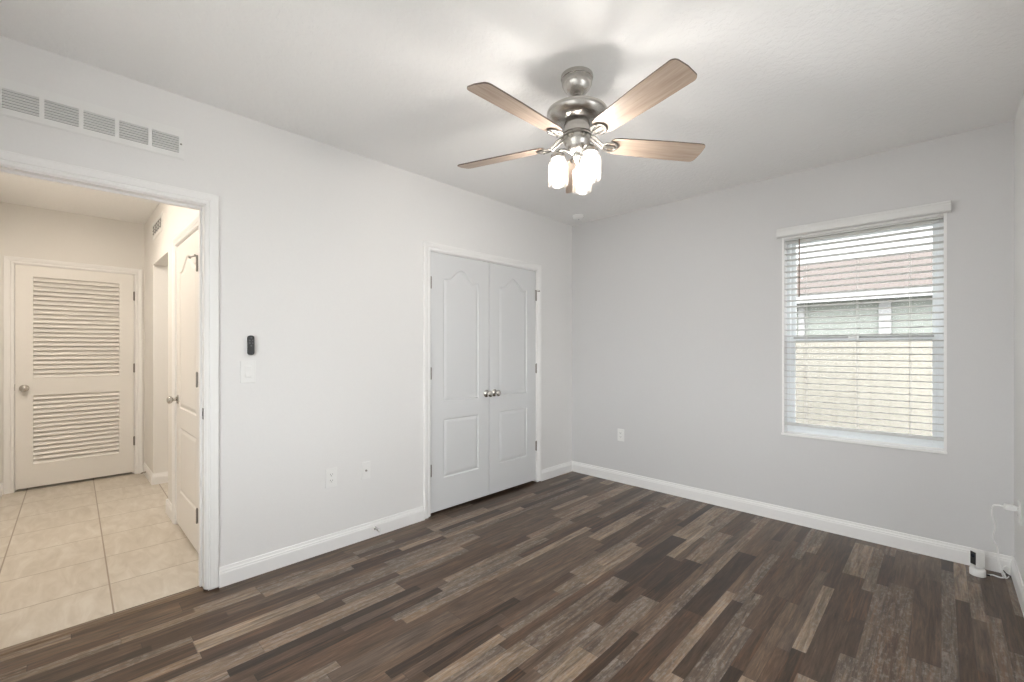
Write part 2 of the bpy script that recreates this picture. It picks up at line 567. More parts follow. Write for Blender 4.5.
# hall walls
HX = -6.04
PY = 0.615       # hall right wall face
HY = 0.640       # header face over the side passage
m = MB()
LY0, LY1, LZ = -0.292, 0.576, 2.095          # louvered door rough opening
for ya, yb, za, zb in ((-0.5, LY0, 0, H), (LY0, LY1, LZ, H), (LY1, 2.3, 0, H)):
    m.box((HX - 0.12, ya, za), (HX, yb, zb))
m.box((HX - 0.5, -0.5, 0), (HX - 0.42, 2.3, H)).box((HX - 0.5, -0.58, 0), (HX, -0.5, H)).box((HX - 0.42, -0.5, -0.05), (HX - 0.12, 2.3, 0))
struct(m.build('wall_hall_end', M['hall_wall']), 'hallway end wall around the louvered door', 'wall')
struct(MB().box((HX, -0.46, 0), (x0, -0.36, H)).build('wall_hall_left', M['hall_wall']), 'hallway left wall at photo edge', 'wall')
m = MB()
QX0, QX1, QZ = -4.098, -3.272, 2.083           # hall side door rough opening
m.box((QX1, PY, 0), (x0, PY + 0.12, H)).box((QX0, PY, QZ), (QX1, PY + 0.12, H)).box((-4.43, PY, 0), (QX0, PY + 0.12, H))
m.box((QX0 - 0.05, PY + 0.3, 0), (QX1 + 0.05, PY + 0.36, H)).box((-4.43, PY + 0.12, 0), (-4.33, 2.2, H))
struct(m.build('wall_hall_right', M['hall_wall']), 'hallway right wall with white panel door', 'wall')
m = MB().box((-5.43, HY, 2.115), (-4.43, HY + 0.12, H)).box((HX, HY, 0), (-5.43, HY + 0.12, H)).box((-5.55, HY + 0.12, 0), (-5.43, 2.2, H))
m.box((-5.43, 2.1, 0), (-4.43, 2.2, H))
struct(m.build('wall_hall_passage', M['hall_wall']), 'hallway header above side passage', 'wall')

# ---------------------------------------------------------------- trim
BASE = [(0, 0), (0.014, 0), (0.014, 0.074), (0.0115, 0.080), (0.0115, 0.086), (0.008, 0.092), (0.006, 0.106), (0, 0.106)]
CAS = [(0, 0), (0, 0.008), (0.004, 0.0105), (0.016, 0.0125), (0.020, 0.0095), (0.024, 0.0125), (0.040, 0.0165), (0.056, 0.0175), (0.060, 0.014), (0.060, 0)]


def baseboard(name, segs, label, mat='trim'):
    m = MB()
    for fn, a, b in segs:
        m.extrude(BASE, fn, a, b)
    return struct(m.build(name, M[mat]), label, 'baseboard')


baseboard('baseboard_left', [(lambda t, z, s: (XL + t, s, z), 0.6135, 1.952), (lambda t, z, s: (XL + t, s, z), 3.317, YB),
                             (lambda t, z, s: (XL + t, s, z), YR, -0.287)], 'white baseboard along the left wall')
baseboard('baseboard_back', [(lambda t, z, s: (s, YB - t, z), XL, XR)], 'white baseboard along the back wall')
baseboard('baseboard_right', [(lambda t, z, s: (XR - t, s, z), YR, YB)], 'white baseboard along the right wall')
baseboard('baseboard_hall', [(lambda t, z, s: (s, PY - t, z), -4.43 - 0.013, -4.158), (lambda t, z, s: (-4.43 - t, s, z), PY - 0.013, 2.1),
                             (lambda t, z, s: (-5.43 + t, s, z), HY - 0.01, 2.1), (lambda t, z, s: (s, HY - t, z), HX, -5.43 + 0.013),
                             (lambda t, z, s: (HX + t, s, z), -0.36, -0.334), (lambda t, z, s: (s, -0.36 + t, z), HX, x0)],
          'white baseboard in the tiled hallway')


def casing_mb(m, a0, a1, z0, z1, fn):
    """door casing: profile swept round three sides; fn(a, z, t) -> xyz"""
    n = len(CAS)
    path = lambda w: [(a0 - w, z0), (a0 - w, z1 + w), (a1 + w, z1 + w), (a1 + w, z0)]
    vs = []
    for w, t in CAS:
        vs += [fn(a, z, t) for a, z in path(w)]
    fs = []
    for i in range(n):
        j = (i + 1) % n
        for k in range(3):
            fs.append((i * 4 + k, i * 4 + k + 1, j * 4 + k + 1, j * 4 + k))
    fs.append(tuple(i * 4 for i in range(n)))
    fs.append(tuple(i * 4 + 3 for i in reversed(range(n))))
    m.poly_mesh(vs, fs)


def liner(m, a0, a1, z0, z1, d0, d1, fn, th=0.018, stop=None):
    """jamb lining: a0,a1,z1 are the clear faces; d0..d1 depth through the wall; fn(a, d, z)"""
    def bx(aa, ab, da, db, za, zb):
        p, q = fn(aa, da, za), fn(ab, db, zb)
        m.box(tuple(min(u, v) for u, v in zip(p, q)), tuple(max(u, v) for u, v in zip(p, q)))
    bx(a0 - th, a0, d0, d1, z0, z1 + th)
    bx(a1, a1 + th, d0, d1, z0, z1 + th)
    bx(a0, a1, d0, d1, z1, z1 + th)
    if stop:
        s0, s1 = stop
        bx(a0, a0 + 0.011, s0, s1, z0, z1)
        bx(a1 - 0.011, a1, s0, s1, z0, z1)
        bx(a0 + 0.011, a1 - 0.011, s0, s1, z1 - 0.011, z1)


# bedroom doorway
m = MB()
casing_mb(m, DY0 + 0.013, 0.553, 0.013, DZ - 0.013, lambda a, z, t: (XL + t, a, z))
casing_mb(m, DY0 + 0.013, 0.553, 0.013, DZ - 0.013, lambda a, z, t: (x0 - t, a, z))
liner(m, DY0 + 0.018, 0.548, 0.013, DZ - 0.018, x0, XL, lambda a, d, z: (d, a, z), stop=(-2.915, -2.885))
o = struct(m.build('trim_1', M['trim']), 'white casing around the open bedroom doorway', 'door frame')
m = MB().box((-2.872, 0.5455, 0.925), (-2.846, 0.5482, 0.985), 0.001).box((-2.866, 0.5448, 0.942), (-2.852, 0.5465, 0.968), 0, None, 1)
m.build('strike_plate', [M['hinge'], M['dark']], o)
# closet
m = MB()
casing_mb(m, CY0 + 0.018 - 0.005, CY1 - 0.018 + 0.005, 0.013, CZ - 0.013, lambda a, z, t: (XL + t, a, z))
liner(m, CY0 + 0.018, CY1 - 0.018, 0.013, CZ - 0.018, x0, XL, lambda a, d, z: (d, a, z), stop=(-2.925, -2.884))
struct(m.build('trim_2', M['trim']), 'white casing around the closet double doors', 'door frame')
# louvered door in the hall
m = MB()
casing_mb(m, LY0 + 0.013, LY1 - 0.013, 0.0, LZ - 0.013, lambda a, z, t: (HX + t, a, z))
liner(m, LY0 + 0.018, LY1 - 0.018, 0.0, LZ - 0.018, HX - 0.12, HX, lambda a, d, z: (d, a, z), stop=(HX - 0.09, HX - 0.045))
struct(m.build('trim_3', M['trim']), 'white casing around the louvered hallway door', 'door frame')
# side door in the hall
m = MB()
casing_mb(m, QX0 + 0.013, QX1 - 0.013, 0.0, QZ - 0.013, lambda a, z, t: (a, PY - t, z))
liner(m, QX0 + 0.018, QX1 - 0.018, 0.0, QZ - 0.018, PY, PY + 0.12, lambda a, d, z: (a, d, z), stop=(PY + 0.05, PY + 0.09))
struct(m.build('trim_4', M['trim']), 'white casing around hallway side door', 'door frame')
# threshold between tile and planks
m = MB().extrude([(-2.915, -0.001), (-2.908, 0.006), (-2.893, 0.008), (-2.868, 0.006), (-2.860, -0.001)], lambda x, z, s: (x, s, z), DY0 + 0.018, 0.548)
struct(m.build('trim_5', M['threshold']), 'brown wood threshold strip between tile and planks', 'threshold')


# ---------------------------------------------------------------- doors
def arch_outline(a0, a1, z0, z1, rise, e=0.0, n=20):
    """panel outline inset by e; the top is an eyebrow arch of height rise (0 = straight)"""
    pts = [(a0 + e, z0 + e), (a1 - e, z0 + e)]
    for k in range(n + 1):
        s = k / n
        a = (a1 - e) + (a0 + e - a1 + e) * s
        f = 0.0
        if rise:
            d = abs(s - 0.5) * 2          # 0 centre .. 1 side
            f = rise * (0.5 + 0.5 * math.cos(PI * min(1, d / 0.82)))
        pts.append((a, z1 - e + f))
    return pts


def panel_door_mb(w, h, t, panels):
    """slab in local coords: x along width, z up, front face at y=0, back at y=t (front faces -y)"""
    m = MB()
    bm = m.bm
    outer = [(0, 0), (w, 0), (w, h), (0, h)]

    def ring(pts, y):
        return [bm.verts.new((a, y, z)) for a, z in pts]
    ro = ring(outer, 0)
    edges = [bm.edges.new((ro[i], ro[(i + 1) % 4])) for i in range(4)]
    for (a0, a1, z0, z1, rise) in panels:
        r0 = ring(arch_outline(a0, a1, z0, z1, rise), 0)
        n = len(r0)
        edges += [bm.edges.new((r0[i], r0[(i + 1) % n])) for i in range(n)]
        prev = r0
        for e, y in ((0.005, 0.006), (0.012, 0.0075), (0.020, 0.0045), (0.034, 0.0015), (0.040, 0.0012)):
            r1 = ring(arch_outline(a0, a1, z0, z1, rise, e), y)
            for i in range(n):
                j = (i + 1) % n
                bm.faces.new((prev[i], prev[j], r1[j], r1[i]))
            prev = r1
        bm.faces.new(prev)
    bmesh.ops.triangle_fill(bm, use_beauty=True, use_dissolve=False, edges=edges, normal=(0, -1, 0))
    rb = ring(outer, t)
    for i in range(4):
        j = (i + 1) % 4
        bm.faces.new((ro[i], ro[j], rb[j], rb[i]))
    bm.faces.new(rb)
    return m


def hinge(parent, loc, rot=(0, 0, 0), mat='hinge'):
    """knuckle and two thin leaves; local x across, y out of the door (towards -y), z up"""
    m = MB()
    for k in range(3):
        m.lathe([(0.0058, -0.044 + k * 0.0297), (0.0058, -0.0155 + k * 0.0297)], 12, Matrix.Translation((0, -0.005, 0)))
    m.lathe([(0.0025, -0.046), (0.004, -0.0475), (0.004, 0.0475), (0.0025, 0.049)], 10, Matrix.Translation((0, -0.005, 0)))
    m.box((-0.008, -0.0015, -0.044), (0.008, 0.0, 0.044))
    return m.build('hinge', M[mat], parent, loc, rot)


KNOB = [(0.0325, 0.0), (0.0325, 0.004), (0.029, 0.008), (0.016, 0.011), (0.0115, 0.016), (0.0115, 0.030), (0.016, 0.034),
        (0.024, 0.040), (0.0275, 0.048), (0.027, 0.056), (0.022, 0.063), (0.012, 0.067), (0.003, 0.068)]


def knob(parent, loc, rot):
    return MB().lathe(KNOB, 28).build('door_knob', M['nickel'], parent, loc, rot)


FACE_Y = (PI / 2, 0, 0)         # lathe axis z -> -y  (out of the door's front)
# closet leaves: local x -> world +Y, local front (-y) -> world +X : rotate +90 about z
RZ = (0, 0, PI / 2)
lw = 0.6165
lh = 2.062 - 0.028
pan = [(0.125, lw - 0.118, 0.857, 1.838, 0.085), (0.125, lw - 0.118, 0.250, 0.718, 0.0)]
panr = [(0.118, lw - 0.125, 0.857, 1.838, 0.085), (0.118, lw - 0.125, 0.250, 0.718, 0.0)]
d1 = panel_door_mb(lw, lh, 0.035, pan).build('door_1', M['door'], None, (XL - 0.004, 2.0155, 0.028), RZ)
struct(d1, 'left leaf of the white arched-panel closet doors', 'door')
d2 = panel_door_mb(lw, lh, 0.035, panr).build('door_2', M['door'], None, (XL - 0.004, 2.637, 0.028), RZ)
struct(d2, 'right leaf of the white arched-panel closet doors', 'door')
for z in (1.82, 1.115, 0.36):
    hinge(d1, (-0.001, -0.0045, z - 0.028))
    hinge(d2, (lw + 0.001, -0.0045, z - 0.028))
knob(d1, (lw - 0.030, 0, 0.888), FACE_Y)
knob(d2, (0.062, 0, 0.888), FACE_Y)
# hinge pin stop on the right leaf's top hinge
m = MB().tube([(-0.022, -0.014, 0.0), (0.0, -0.010, 0.0), (0.026, -0.016, 0.0)], 0.0042).lathe([(0.007, -0.003), (0.007, 0.003)], 12, Matrix.Translation((0, -0.006, 0)))
m.lathe([(0.007, 0), (0.007, 0.008)], 12, Matrix.Translation((-0.022, -0.014, 0)) @ Matrix.Rotation(PI / 2, 4, 'X'))
m.lathe([(0.007, 0), (0.007, 0.008)], 12, Matrix.Translation((0.026, -0.016, 0)) @ Matrix.Rotation(PI / 2, 4, 'X'))
m.build('hinge_pin_stop', M['hinge'], d2, (lw + 0.001, -0.0045, 1.82 - 0.028 + 0.049))
# small ball catches on the head at the meeting stiles
for o_, xx in ((d1, lw - 0.05), (d2, 0.05)):
    MB().box((xx - 0.018, 0.004, lh - 0.001), (xx + 0.018, 0.024, lh + 0.003), 0.001).build('ball_catch', M['hinge'], o_)

# louvered door at the end of the hall: front faces +X ; local x -> world +Y
dw, dh = LY1 - LY0 - 0.042, 2.076 - 0.022
lx0 = LY0 + 0.021
m = MB()
b0, b1 = -0.159 - lx0, 0.440 - lx0
zs = [(0.228 - 0.022, 0.872 - 0.022), (1.030 - 0.022, 1.975 - 0.022)]
m.box((0, 0, 0), (b0, 0.035, dh)).box((b1, 0, 0), (dw, 0.035, dh))
for za, zb in ((0, zs[0][0]), (zs[0][1], zs[1][0]), (zs[1][1], dh)):
    m.box((b0, 0, za), (b1, 0.035, zb))
d3 = m.build('door_3', M['hall_door'], None, (HX - 0.006, lx0, 0.022), RZ)
struct(d3, 'white louvered door at the hallway end', 'door')
for za, zb in zs:
    m = MB()
    n = round((zb - za) / 0.0425)
    st = (zb - za) / n
    for k in range(n):
        zc = za + (k + 0.5) * st
        mt = Matrix.Translation((0, 0.0165, zc)) @ Matrix.Rotation(math.radians(52), 4, 'X')
        m.box((b0, -0.024, -0.004), (b1, 0.024, 0.004), 0.0015, mt)
    m.box((b0, 0.031, za), (b1, 0.034, zb))
    m.build('louvers', M['hall_door'], d3)
for z in (1.855, 1.106, 0.347):
    hinge(d3, (dw + 0.001, -0.006, z - 0.022))
knob(d3, (-0.215 - lx0, 0, 0.943 - 0.022), FACE_Y)
m = MB().box((-0.003, 0.004, -0.03), (0.0005, 0.028, 0.03)).build('latch_plate', M['hinge'], d3, (0, 0, 0.93))

# side door in the hall: front faces -Y, local axes = world axes
qw = QX1 - QX0 - 0.042
d4 = panel_door_mb(qw, 2.058 - 0.02, 0.035, [(0.115, qw - 0.115, 0.857, 1.838, 0.085), (0.115, qw - 0.115, 0.250, 0.718, 0.0)])
d4 = d4.build('door_4', M['hall_door'], None, (QX0 + 0.021, PY + 0.001, 0.02))
struct(d4, 'white panel door on the hallway right wall', 'door')
for z in (1.83, 1.115, 0.275):
    hinge(d4, (qw + 0.001, -0.0125, z - 0.02))
knob(d4, (0.065, 0, 0.915), FACE_Y)
m = MB().tube([(-0.075, -0.030, 0.0), (-0.02, -0.014, 0.0), (0.0, -0.008, 0.0), (0.02, -0.02, 0.0)], 0.005)
m.lathe([(0.009, 0), (0.009, 0.012)], 12, Matrix.Translation((-0.078, -0.034, 0)) @ Matrix.Rotation(-PI / 2, 4, 'X'))
m.lathe([(0.007, -0.004), (0.007, 0.004)], 12, Matrix.Translation((0, -0.006, 0)))
m.build('hinge_pin_stop', M['hinge'], d4, (qw + 0.001, -0.0125, 1.83 - 0.02 + 0.049))

# ---------------------------------------------------------------- window
fy0, fy1 = YB + 0.085, YB + 0.155
m = MB()
li = 0.014
m.box((WX0, YB - 0.001, WZ0), (WX0 + li, fy1, WZ1)).box((WX1 - li, YB - 0.001, WZ0), (WX1, fy1, WZ1)).box((WX0 + li, YB - 0.001, WZ1 - li), (WX1 - li, fy1, WZ1))
win = m.build('window_1', M['trim'])
struct(win, 'single-hung white window in the back wall', 'window')
MB().box((WX0 - 0.004, YB - 0.012, WZ0 - 0.002), (WX1 + 0.002, fy1, WZ0 + 0.016), 0.003).build('sill', M['trim'], win)
ix0, ix1, iz0, iz1 = WX0 + li, WX1 - li, WZ0 + 0.016, WZ1 - li
zm = 1.375
m = MB()
fw = 0.024
fh = 0.014
m.box((ix0, fy0, iz0), (ix0 + fw, fy1, iz1), 0.002).box((ix1 - fw, fy0, iz0), (ix1, fy1, iz1), 0.002)
m.box((ix0 + fw, fy0, iz0), (ix1 - fw, fy1, iz0 + fw), 0.002).box((ix0 + fw, fy0, iz1 - fh), (ix1 - fw, fy1, iz1), 0.002)
m.build('frame', M['vinyl'], win)


def sash(name, za, zb, ya, yb, rail_b, rail_t, mat):
    m = MB()
    a0, a1, st = ix0 + fw, ix1 - fw, 0.028
    m.box((a0, ya, za), (a0 + st, yb, zb), 0.002).box((a1 - st, ya, za), (a1, yb, zb), 0.002)
    m.box((a0 + st, ya, za), (a1 - st, yb, za + rail_b), 0.002).box((a0 + st, ya, zb - rail_t), (a1 - st, yb, zb), 0.002)
    s = m.build(name, M['vinyl'], win)
    yc = (ya + yb) / 2
    MB().box((a0 + st - 0.005, yc - 0.003, za + rail_b - 0.005), (a1 - st + 0.005, yc + 0.003, zb - rail_t + 0.005)).build('glass_pane', M['glass'], s)
    return s


sash('lower_sash', iz0 + fw, zm + 0.02, fy0 + 0.004, fy0 + 0.032, 0.036, 0.026, 'vinyl')
sash('upper_sash', zm - 0.015, iz1 - fh, fy0 + 0.036, fy0 + 0.064, 0.030, 0.014, 'vinyl')
MB().box((ix0 + fw + 0.02, fy0 + 0.001, zm + 0.006), (ix1 - fw - 0.02, fy0 + 0.0045, zm + 0.0215)).build('meeting_strip', M['strip'], win)  # grey strip laid across the meeting rail
m = MB().box((-0.475, fy0 - 0.006, zm + 0.004), (-0.415, fy0 + 0.006, zm + 0.02), 0.003).box((-0.455, fy0 - 0.014, zm + 0.008), (-0.425, fy0 - 0.002, zm + 0.026), 0.004)
m.build('sash_lock', M['plastic'], win)
m = MB().box((ix0 + fw + 0.004, fy1 - 0.004, iz0 + fw), (ix1 - fw - 0.004, fy1 - 0.003, zm))
m.build('insect_screen', M['screen'], win)

# unseen windows added in the right and rear walls to light the room
def added_window(name, w, h, label, loc, rot):
    """local: x along the wall from 0 to w, z up from the sill, room face at y=0, outside towards +y"""
    m = MB()
    m.box((0, -0.001, 0), (li, 0.155, h)).box((w - li, -0.001, 0), (w, 0.155, h)).box((li, -0.001, h - li), (w - li, 0.155, h))
    o = m.build(name, M['trim'], None, loc, rot)
    struct(o, label, 'window')
    MB().box((-0.004, -0.012, -0.002), (w + 0.004, 0.155, 0.016), 0.003).build('sill', M['trim'], o)
    a, b, c, d, f, y0, y1 = li, w - li, 0.016, h - li, 0.045, 0.085, 0.155
    m = MB().box((a, y0, c), (a + f, y1, d), 0.002).box((b - f, y0, c), (b, y1, d), 0.002)
    m.box((a + f, y0, c), (b - f, y1, c + f), 0.002).box((a + f, y0, d - f), (b - f, y1, d), 0.002)
    m.box((a + f, y0, h / 2 - 0.02), (b - f, y1, h / 2 + 0.02), 0.002)
    m.build('frame', M['vinyl'], o)
    for za, zb in ((c + f - 0.005, h / 2 - 0.015), (h / 2 + 0.015, d - f + 0.005)):
        MB().box((a + f - 0.005, 0.115, za), (b - f + 0.005, 0.121, zb)).build('glass_pane', M['glass'], o)
    return o


added_window('added_window_right', RY1 - RY0, WZ1 - WZ0, 'unseen white window added in the right wall for daylight', (XR, RY1, WZ0), (0, 0, -PI / 2))
added_window('added_window_rear', RX1 - RX0, WZ1 - WZ0, 'unseen white window added in the rear wall for daylight', (RX1, YR, WZ0), (0, 0, PI))

# =================================================================== CEILING FAN
FX, FY = -1.263, 1.749
fan = thing('ceiling_fan', 'brushed nickel ceiling fan with five driftwood blades and three lit jar lights', 'ceiling fan', (FX, FY, H))
rel = lambda z: z - H
m = MB().lathe([(0.076, 0.0), (0.078, -0.012), (0.076, -0.018), (0.072, -0.020), (0.074, -0.024), (0.071, -0.045), (0.060, -0.066), (0.046, -0.082), (0.034, -0.090), (0.020, -0.092)], 48)
m.build('canopy', M['nickel'], fan)
m = MB().lathe([(0.013, -0.088), (0.013, rel(2.455))], 20).lathe([(0.021, -0.0905), (0.021, -0.098), (0.013, -0.102)], 20)
m.build('downrod', M['nickel'], fan)
m = MB().lathe([(0.022, rel(2.468)), (0.030, rel(2.458)), (0.136, rel(2.452)), (0.144, rel(2.447)), (0.1445, rel(2.437)), (0.136, rel(2.420)), (0.120, rel(2.404)), (0.096, rel(2.391)), (0.066, rel(2.386)),
                (0.062, rel(2.386)), (0.060, rel(2.370)), (0.056, rel(2.350)), (0.058, rel(2.343))], 56)
m.build('motor_housing', M['nickel'], fan)
m = MB().lathe([(0.050, rel(2.345)), (0.068, rel(2.342)), (0.070, rel(2.335)), (0.066, rel(2.328)), (0.050, rel(2.326))], 48)
m.build('flywheel_ring', M['hinge'], fan)
m = MB().lathe([(0.055, rel(2.327)), (0.064, rel(2.324)), (0.065, rel(2.314)), (0.062, rel(2.300)), (0.054, rel(2.282)), (0.042, rel(2.264)), (0.030, rel(2.252)), (0.022, rel(2.247)),
                (0.020, rel(2.232)), (0.015, rel(2.222)), (0.009, rel(2.216)), (0.007, rel(2.205)), (0.003, rel(2.200))], 48)
m.build('switch_housing', M['nickel'], fan)

A0 = math.radians(-17.72)
R_TIP, R_ROOT, ZB = 0.652, 0.165, 2.301
PITCH = math.asin(0.0154 / 0.064)
for k in range(5):
    a = A0 + k * 2 * PI / 5
    rotz = Matrix.Rotation(a, 4, 'Z')
    # blade: local x radial, y across (ccw), pitched about x so that the clockwise edge is higher
    outl = []
    w0, w1 = 0.054, 0.066
    pts = [(R_ROOT, -w0 + 0.02), (R_ROOT + 0.012, -w0 + 0.006), (R_ROOT + 0.04, -w0), (0.45, -w1 + 0.002)]
    tip = []
    for q in range(7):                     # rounded tip corners
        t_ = q / 6 * PI / 2
        tip.append((R_TIP - 0.026 + 0.026 * math.sin(t_), -w1 + 0.024 - 0.024 * math.cos(t_)))
    half = pts + tip
    outl = half + [(R_TIP + 0.004, 0.0)] + [(x, -y) for x, y in reversed(half)]
    m = MB()
    mt = Matrix.Rotation(-PITCH, 4, 'X')
    n = len(outl)
    th = 0.006
    vs = [mt @ Vector((x, y, -th / 2)) for x, y in outl] + [mt @ Vector((x, y, th / 2)) for x, y in outl]
    fs = [tuple(range(n)), tuple(range(n, 2 * n))]
    m.poly_mesh(vs, fs, None, 0)
    bm = m.bm
    bm.verts.ensure_lookup_table()
    for i in range(n):
        j = (i + 1) % n
        f = bm.faces.new((bm.verts[i], bm.verts[j], bm.verts[n + j], bm.verts[n + i]))
        f.material_index = 1
    blade = m.build('blade', [M['blade'], M['blade_edge']], fan, (0, 0, rel(ZB)), (0, 0, a))
    # blade iron: flat arm out of the flywheel, then an open oval loop under the blade
    m = MB()
    zi = rel(ZB)
    low = -0.0085
    arm = []
    for s in (-1, 1):
        pl = [Vector((0.060, s * 0.014, rel(2.335) - zi)), Vector((0.090, s * 0.018, rel(2.322) - zi)), Vector((0.112, s * 0.012, rel(2.305) - zi)), Vector((0.132, s * 0.016, low - 0.002))]
        m.tube(pl, [0.011, 0.010, 0.009, 0.008], 10, flat=0.5)
    loop = []
    for q in range(25):
        t_ = 2 * PI * q / 24
        loop.append(mt @ Vector((0.168 + 0.036 * math.cos(t_), 0.030 * math.sin(t_), low)))
    m.tube(loop, 0.0070, 10, flat=0.6)
    m.box((0.136, -0.009, low - 0.003), (0.200, 0.009, low + 0.005), 0.002, mt)
    iron = m.build('blade_iron', M['iron'], fan, (0, 0, zi), (0, 0, a))
    m = MB()
    for (sx, sy) in ((0.190, 0.0), (0.182, 0.027), (0.182, -0.027)):
        m.lathe([(0.0052, 0.002), (0.0052, -0.002), (0.003, -0.0035)], 10, mt @ Matrix.Translation((sx, sy, low - 0.004)))
    m.build('screws', M['hinge'], iron)

yaw = 0.77126
JAR = [(0.026, 0.0), (0.031, -0.004), (0.030, -0.012), (0.036, -0.020), (0.0445, -0.030), (0.0475, -0.042), (0.0475, -0.126), (0.0455, -0.135), (0.041, -0.139)]
for rdeg in (184, -55, 65):
    d = yaw + math.radians(rdeg)
    ux, uy = math.cos(d), math.sin(d)
    rr = 0.092
    zt = 2.228                           # top of the jar
    m = MB()
    q = lambda r_, z_: (ux * r_, uy * r_, rel(z_))
    m.tube([q(0.012, 2.240), q(0.035, 2.256), q(0.062, 2.266), q(0.084, 2.262), q(rr, 2.248)], 0.0065, 12)
    m.build('light_arm', M['nickel'], fan)
    sh = MB().lathe([(r_, z_) for r_, z_ in JAR], 40, caps=False).build('lamp_shade', M['jar'], fan, q(rr, zt))
    m = MB().lathe([(0.010, 0.024), (0.024, 0.020), (0.034, 0.010), (0.036, -0.004), (0.034, -0.010), (0.020, -0.010)], 32)
    m.build('socket_cap', M['nickel'], sh)
    m = MB().lathe([(0.006, -0.012), (0.013, -0.024), (0.014, -0.040), (0.020, -0.055), (0.026, -0.072), (0.027, -0.086), (0.021, -0.100), (0.010, -0.108), (0.002, -0.110)], 20)
    m.build('bulb', M['bulb'], sh)
for px, py, L_ in ((0.020, -0.030, 0.085), (-0.028, 0.012, 0.07)):
    m = MB().tube([(px, py, rel(2.252)), (px * 1.1, py * 1.1, rel(2.252) - L_)], 0.0012, 6).lathe([(0.003, 0), (0.005, -0.008), (0.004, -0.02), (0.001, -0.022)], 10, Matrix.Translation((px * 1.1, py * 1.1, rel(2.252) - L_)))
    m.build('pull_chain', M['nickel'], fan)

# smoke detector on the ceiling by the far left corner
sd = thing('smoke_detector', 'small round white detector on the ceiling near the far left corner', 'smoke detector', (-2.58, 3.60, H))
MB().lathe([(0.058, 0), (0.058, -0.010), (0.050, -0.013), (0.053, -0.016), (0.050, -0.028), (0.038, -0.036), (0.015, -0.039), (0.003, -0.039)], 36).build('body', M['plastic'], sd)
MB().lathe([(0.006, -0.037), (0.006, -0.041), (0.002, -0.042)], 12, Matrix.Translation((0.012, -0.012, 0))).build('test_button', M['duct'], sd)


# =================================================================== WALL FITTINGS
def grille(name, label, cat, loc, rot, w, h, banks, bz, nl, mat='grille', tilt=-38, duct='duct'):
    """wall register: local x along the wall, z up, front towards -y. banks: list of (x0, x1)"""
    root = thing(name, label, cat, loc, rot)
    m = MB()
    z0, z1 = bz
    m.box((0, -0.006, 0), (w, 0, z0)).box((0, -0.006, z1), (w, 0, h))
    xs = [0] + [v for b in banks for v in b] + [w]
    for i in range(0, len(xs), 2):
        m.box((xs[i], -0.006, z0), (xs[i + 1], 0, z1))
    m.box((-0.004, -0.003, -0.004), (w + 0.004, -0.0005, 0.0)).box((-0.004, -0.003, h), (w + 0.004, -0.0005, h + 0.004))
    m.box((-0.004, -0.003, 0), (0, -0.0005, h)).box((w, -0.003, 0), (w + 0.004, -0.0005, h))
    m.build('face_plate', M[mat], root)
    for a, b in banks:
        m = MB()
        st = (z1 - z0) / nl
        for k in range(nl):
            mt = Matrix.Translation((0, -0.002, z0 + (k + 0.5) * st)) @ Matrix.Rotation(math.radians(tilt), 4, 'X')
            m.box((a, -0.0075, -0.0007), (b, 0.0075, 0.0007), 0, mt)
        m.build('louvers', M['duct' if duct == 'vent_dark' else mat], root)
    MB().box((banks[0][0] - 0.004, -0.0006, z0 - 0.004), (banks[-1][1] + 0.004, -0.0001, z1 + 0.004)).build('duct_shade', M[duct], root)  # flat sheet, its dark colour stands for the shade inside the duct
    for xx in (0.010, w - 0.010):
        MB().lathe([(0.0045, 0), (0.0045, 0.0015), (0.002, 0.0022)], 10, Matrix.Translation((xx, -0.006, h * 0.5)) @ Matrix.Rotation(PI / 2, 4, 'X')).build('screw', M['hinge'], root)
    return root


banks = [(-0.288 + 0.1235 * k + 0.315, -0.288 + 0.1235 * k + 0.108 + 0.315) for k in range(6)]
grille('air_vent', 'long white return air vent with louver banks above the doorway', 'air vent', (XL, -0.315, 2.293), RZ, 0.772, 0.150, banks, (0.028, 0.113), 7)
bk = [(0.025 + 0.098 * k, 0.025 + 0.098 * k + 0.072) for k in range(5)]
grille('air_vent', 'small white air vent high on the hallway header', 'air vent', (-5.425, HY, 2.350), (0, 0, 0), 0.525, 0.155, bk, (0.03, 0.125), 3, tilt=15, duct='vent_dark')


def plate(m, w, h, t=0.0055):
    m.box((-w / 2, -t, -h / 2), (w / 2, 0, h / 2), 0.0022)


def screw(root, z, y=-0.0055, x=0):
    MB().lathe([(0.0032, 0), (0.0032, 0.0010), (0.0015, 0.0014)], 10, Matrix.Translation((x, y, z)) @ Matrix.Rotation(PI / 2, 4, 'X')).build('screw', M['plastic'], root)


def outlet(label, loc, rot, w=0.072, h=0.118, group=None):
    root = thing('electrical_outlet', label, 'outlet', loc, rot, group)
    m = MB()
    plate(m, w, h)
    m.build('cover_plate', M['plastic'], root)
    for s in (-1, 1):
        m = MB()
        zc = s * 0.0195
        prof = [(0.0165 * math.cos(t) if True else 0, max(-0.0135, min(0.0135, 0.0172 * math.sin(t)))) for t in [2 * PI * k / 28 for k in range(28)]]
        m.extrude(prof, lambda p, q, d: (p, d, q + zc), -0.0075, -0.003)
        r = m.build('receptacle', M['plastic'], root)
        m = MB().box((-0.0075, -0.0078, zc - 0.001), (-0.0055, -0.0072, zc + 0.008)).box((0.0055, -0.0078, zc), (0.0075, -0.0072, zc + 0.007))
        m.lathe([(0.0024, 0), (0.0024, 0.0006)], 10, Matrix.Translation((0, -0.0072, zc - 0.0065)) @ Matrix.Rotation(PI / 2, 4, 'X'))
        m.build('slots', M['dark'], r)
    screw(root, 0)
    return root


